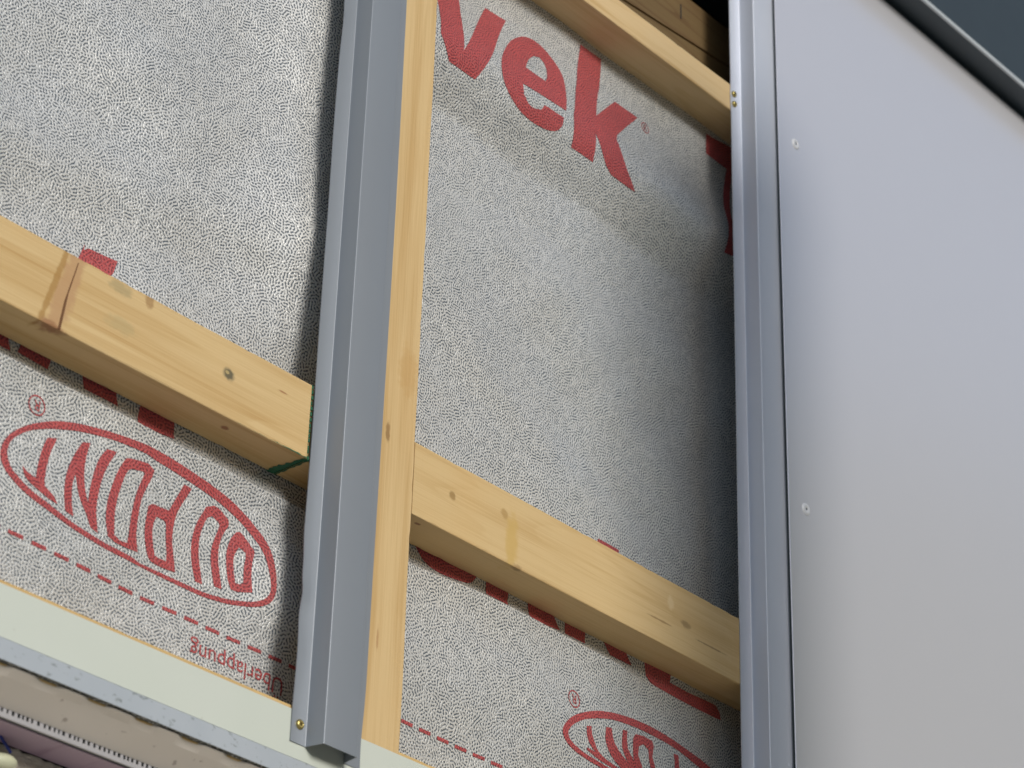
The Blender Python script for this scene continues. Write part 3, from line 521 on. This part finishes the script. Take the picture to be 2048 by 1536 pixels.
GC = 'folded metal channels screwed to the timber'
ch = empty('metal_channel', (-0.17, 0, -0.3537), 'blue grey folded metal channel in the middle, open lower end over the cream flashing', 'metal channel', GC)
o = obj('channel_sheet', channel_bm(-0.2030, -0.1888, -0.3537, 0.668, 0.0310, wob=wob_left, hole_n=240), M_PROF, ch, loc=(-0.17, 0, -0.3537)); finish_sheet(o)
screw(-0.1955, -0.0009, -0.3405, ch, 0.0034, 0.5)
screw(-0.1962, -0.0009, 0.4300, ch); screw(-0.1960, -0.0009, 0.4190, ch)
ch2 = empty('metal_channel', (0.34, 0, -0.3537), 'silver folded metal channel along the edge of the big smooth panel', 'metal channel', GC)
def wob_right(zz, i, n):
    if i == 0: return (-0.0006 * gz(zz - 0.43, 0.006) - 0.0006 * gz(zz - 0.419, 0.006) + 0.0005 * math.sin(zz * 7), -0.0001)
    return (0, 0)
o = obj('channel_sheet', channel_bm(0.2825, 0.2977, -0.3537, 0.668, 0.082, wob=wob_right, hole_n=160), M_PROF2, ch2, loc=(0.34, 0, -0.3537)); finish_sheet(o)
screw(0.2866, -0.0009, 0.4299, ch2, 0.0030, 0.2); screw(0.2869, -0.0009, 0.4190, ch2, 0.0030, 1.0)

# ------------------------------------------------------------------ cladding panel
pn = empty('facade_panel', (0.9, -0.016, -0.34), 'large smooth silver cladding panel riveted at the right', 'panel')
obj('panel_skin', box_bm(0.3296, 1.30, -0.0190, -0.0182, -0.345, 0.668, 0.00025, 2), M_PANEL, pn, loc=(0.8, -0.0185, -0.345))
obj('core', box_bm(0.3302, 1.2995, -0.0181, -0.0159, -0.344, 0.667), M_CORE, pn, loc=(0.8, -0.017, -0.344))
obj('panel_back', box_bm(0.3298, 1.2998, -0.0158, -0.0152, -0.3445, 0.6675), M_PROF, pn, loc=(0.8, -0.0155, -0.3445))
for zz, xx in ((0.4045, 0.3556), (0.0292, 0.3540)):
    r = obj('rivet', lathe_bm([(0, 0.0003), (0.0012, 0.0004), (0.0015, 0.0010), (0.0038, 0.0009), (0.0052, 0.0006), (0.0056, 0.0001), (0.0056, 0.0)], 30, (xx, -0.0190, zz)), M_RIVET, pn, loc=(xx, -0.019, zz), smooth=True)
    obj('rivet_pin', lathe_bm([(0, 0.0009), (0.0009, 0.0009), (0.0013, 0.0005)], 16, (xx, -0.0190, zz)), M_PIN, r, loc=(xx, -0.019, zz))

# ------------------------------------------------------------------ eaves above
fa = empty('eaves_fascia', (0.2, -0.03, 0.672), 'dark grey fascia with a pale metal drip edge over the top of the panel', 'fascia')
obj('fascia_board', box_bm(-0.95, 1.6, -0.044, 0.25, 0.6755, 1.25, 0.001), plain_mat('anthracite_board', (0.038, 0.052, 0.062), 0.45, 0.1), fa, loc=(0.2, 0.1, 0.6755))
obj('drip_edge', box_bm(-0.95, 1.6, -0.0465, -0.0443, 0.6725, 0.6775, 0.0004), plain_mat('pale_drip_metal', (0.46, 0.49, 0.50), 0.4, 0.05), fa, loc=(0.2, -0.045, 0.672))

# ------------------------------------------------------------------ sill at the bottom
fl = empty('base_flashing', (0.1, -0.001, -0.38), 'cream metal base flashing with a grey turned lower edge under the channel', 'flashing')
def cream_mat():
    t = NT('cream_coating'); pos = t.pos()
    c = t.mix(t.noise(pos, 12, 3), (0.59, 0.63, 0.545), (0.64, 0.67, 0.595))
    s = t.noise(t.scaled(pos, 120, 120, 260), 1.0, 3); c = t.mix(t.math('MULTIPLY', t.smooth(s, 0.70, 0.78), 0.5), c, (0.36, 0.35, 0.28))
    return t.p(base=c, rough=0.42, spec=0.4)
def dusty_metal():
    t = NT('dusty_grey_coating'); pos = t.pos()
    c = t.mix(t.noise(pos, 25, 4), (0.40, 0.44, 0.47), (0.50, 0.53, 0.55))
    s = t.noise(t.scaled(pos, 150, 150, 220), 1.0, 4, 0.6); c = t.mix(t.math('MULTIPLY', t.smooth(s, 0.60, 0.70), 0.75), c, (0.20, 0.22, 0.21))
    return t.p(base=c, rough=0.5, metal=0.15, spec=0.4)
bm = bmesh.new()
def strip(bm, prof, x0, x1, nx=1):
    """open polyline (y, z) swept along x and given 0.7 mm thickness"""
    n = len(prof); A = []
    for x in [x0 + (x1 - x0) * k / nx for k in range(nx + 1)]:
        A.append([bm.verts.new((x, y, z)) for y, z in prof] + [bm.verts.new((x, y + 0.0007, z + 0.0001)) for y, z in prof[::-1]])
    m_ = 2 * n
    for P, Q in zip(A, A[1:]):
        for i in range(m_): bm.faces.new([P[i], P[(i + 1) % m_], Q[(i + 1) % m_], Q[i]])
    for P in (A[0], A[-1]): bm.faces.new(P)
    bmesh.ops.recalc_face_normals(bm, faces=bm.faces); return bm
obj('face', strip(bmesh.new(), [(-0.0000, -0.3313), (-0.0003, -0.3640)], -0.9, 1.2), cream_mat(), fl, loc=(0.1, 0, -0.364))
obj('turned_edge', strip(bmesh.new(), [(-0.0003, -0.3642), (-0.0011, -0.3647), (-0.0024, -0.3716), (-0.0036, -0.3790)], -0.9, 1.2), dusty_metal(), fl, loc=(0.1, -0.002, -0.379))
# underside vent board with a wavy lip
def beige_mat():
    t = NT('beige_plastic'); pos = t.pos()
    c = t.mix(t.noise(pos, 18, 3), (0.72, 0.66, 0.58), (0.80, 0.735, 0.66))
    s = t.noise(t.scaled(pos, 130, 130, 130), 1.0, 3); c = t.mix(t.math('MULTIPLY', t.smooth(s, 0.66, 0.74), 0.6), c, (0.28, 0.22, 0.19))
    return t.p(base=c, rough=0.55)
vb = empty('vent_board', (-0.3, 0.02, -0.38), 'beige board under the flashing with scalloped front lip', 'board')
bm = bmesh.new(); NXV = 420; X0, X1 = -0.62, 0.30; cols = []
def notch(x):
    s = ((x + 0.4090) % 0.0378) / 0.0378; s = s if s < 0.58 else None
    return 0 if s is None else (1 - abs(2 * s / 0.58 - 1) ** 2.5)
for k in range(NXV + 1):
    x = X0 + (X1 - X0) * k / NXV; d = notch(x); sag = 0.0006 * math.sin(x * 40)
    cols.append([bm.verts.new(p) for p in ((x, -0.0005 + 0.0024 * d, -0.3795 + 0.0004 * d), (x, -0.0001 + 0.0024 * d, -0.3803), (x, 0.006, -0.3832 - sag), (x, 0.0250, -0.3932), (x, 0.0250, -0.3805))])
for P, Q in zip(cols, cols[1:]):
    for i in range(5): bm.faces.new([P[i], P[(i + 1) % 5], Q[(i + 1) % 5], Q[i]])
bmesh.ops.recalc_face_normals(bm, faces=bm.faces)
obj('board', bm, beige_mat(), vb, loc=(-0.3, 0.02, -0.38))
def mesh_mat():
    t = NT('insect_mesh'); pos = t.pos()
    w = t.n('ShaderNodeTexVoronoi'); t.l(t.scaled(pos, 520, 520, 520), w.inputs['Vector']); w.inputs['Scale'].default_value = 1.0
    c = t.mix(t.smooth(w.outputs[0], 0.28, 0.36), (0.42, 0.42, 0.40), (0.05, 0.055, 0.05)); return t.p(base=c, rough=0.6)
obj('insect_mesh', box_bm(-0.62, 0.30, -0.0026, 0.0036, -0.3789, -0.3787), mesh_mat(), vb, loc=(-0.3, 0, -0.3788))
# perforated strip behind it, its holes real
ps = empty('perforated_strip', (-0.3, 0.026, -0.399), 'grey perforated strip with dark slots below the beige board', 'strip')
M_STRIP = plain_mat('pale_grey_strip', (0.40, 0.39, 0.40), 0.5, 0.1)
bm = bmesh.new(); x = -0.62; random.seed(5)
box_bm(-0.62, 0.30, 0.0250, 0.0265, -0.3990, -0.3959, 0.0002, bm=bm)
while x < 0.29:
    w = random.uniform(0.0012, 0.0030); box_bm(x, x + w, 0.0252, 0.0260, -0.3959, -0.3933, 0, bm=bm); x += w + random.uniform(0.0012, 0.0022)
so = obj('slotted_web', bm, M_STRIP, ps, loc=(-0.3, 0.026, -0.399)); so['kind'] = 'stuff'
obj('backing', box_bm(-0.62, 0.30, 0.0275, 0.0290, -0.3985, -0.3850), plain_mat('dark_backing', (0.05, 0.06, 0.055), 0.8), ps, loc=(-0.3, 0.028, -0.3985))
def purple_mat():
    t = NT('mauve_paint'); pos = t.pos()
    c = t.mix(t.noise(pos, 20, 3), (0.33, 0.24, 0.32), (0.39, 0.29, 0.38))
    st = t.noise(t.scaled(pos, 45, 6, 6, loc=(2.2, 0, 0)), 1.0, 3, 0.6, 0.5); c = t.mix(t.math('MULTIPLY', t.smooth(st, 0.60, 0.68), 0.6), c, (0.20, 0.12, 0.19))
    return t.p(base=c, rough=0.45)
tag(obj('mauve_board', box_bm(-0.62, 0.30, 0.0295, 0.0575, -0.3990, -0.3850), purple_mat(), loc=(-0.3, 0.043, -0.399)), 'dull mauve painted strip with a dark drip stain at the bottom left', 'strip')
def plaster_mat():
    t = NT('rough_plaster'); pos = t.pos()
    h = t.noise(t.scaled(pos, 130, 130, 420), 1.0, 3, 0.6)
    c = t.mix(h, (0.56, 0.50, 0.40), (0.80, 0.74, 0.63)); return t.p(base=c, rough=0.9, normal=t.bump(h, 1.0, 0.003))
bm = bmesh.new(); nx, nz = 230, 24; g = []
for i in range(nx + 1):
    col = []
    for j in range(nz + 1):
        x = -0.66 + 0.98 * i / nx; zz = -0.3985 - 0.09 * j / nz
        col.append(bm.verts.new((x, 0.0590 + 0.0016 * math.sin(x * 620 + 3 * math.sin(zz * 300)) * math.sin(zz * 900 + x * 90) + random.uniform(-0.0009, 0.0009), zz - (0.0012 * abs(math.sin(x * 500)) if j == 0 else 0))))
    g.append(col)
for i in range(nx):
    for j in range(nz): bm.faces.new([g[i][j], g[i + 1][j], g[i + 1][j + 1], g[i][j + 1]])
bmesh.ops.recalc_face_normals(bm, faces=bm.faces)
pw = empty('plaster_wall', (-0.2, 0.18, -2.6), 'rough beige plaster wall at the bottom left under the sill', 'wall')
obj('plaster_coat', bm, plaster_mat(), pw, loc=(-0.2, 0.059, -0.4885), smooth=True)
obj('wall_body', box_bm(-0.95, 1.3, 0.0630, 0.30, -2.6, -0.3990), plaster_mat(), pw, loc=(-0.2, 0.2, -2.6))

# small pale cable end with a blue cord on the plaster
kb = empty('cable_clip', (-0.387, 0.05, -0.413), 'pale rounded cable clip with a blue cord in the lower left corner', 'cable clip')
b = bmesh.new(); bmesh.ops.create_uvsphere(b, u_segments=24, v_segments=14, radius=1.0)
for v in b.verts: v.co = Vector((-0.3860 + v.co.x * 0.0105, 0.0520 + v.co.y * 0.0060, -0.4130 + v.co.z * 0.0052 + 0.1 * v.co.x * 0.0105))
obj('clip_body', b, plain_mat('pale_plastic', (0.62, 0.63, 0.44), 0.4, 0.08), kb, loc=(-0.386, 0.052, -0.413), smooth=True)
b = bmesh.new(); rings = []
for k in range(15):
    s = k / 14; c0 = Vector((-0.3990 + 0.0170 * s, 0.0490 + 0.001 * s, -0.3945 - 0.0100 * s - 0.0022 * s * s))
    rings.append([b.verts.new((c0.x + 0.0009 * math.cos(a) * 0.7, c0.y + 0.0009 * math.sin(a), c0.z + 0.0009 * math.cos(a))) for a in [2 * math.pi * q / 10 for q in range(10)]])
for A, B in zip(rings, rings[1:]):
    for q in range(10): b.faces.new([A[q], A[(q + 1) % 10], B[(q + 1) % 10], B[q]])
obj('cord', b, plain_mat('blue_cord', (0.02, 0.035, 0.22), 0.5), kb, loc=(-0.39, 0.049, -0.40), smooth=True)

# ------------------------------------------------------------------ unseen board added in front only to throw the shade on the right bay
tag(obj('shade_board', box_bm(0.068, 0.232, -0.500, -0.450, GZ + 0.005, 0.565, 0.004), wood_mat('shade_board_wood', 'Z', 30.0, light=(0.40, 0.30, 0.17), dark=(0.28, 0.19, 0.09)), loc=(0.15, -0.475, GZ)),
    'added out-of-view upright board that shades the right bay', 'shade board')
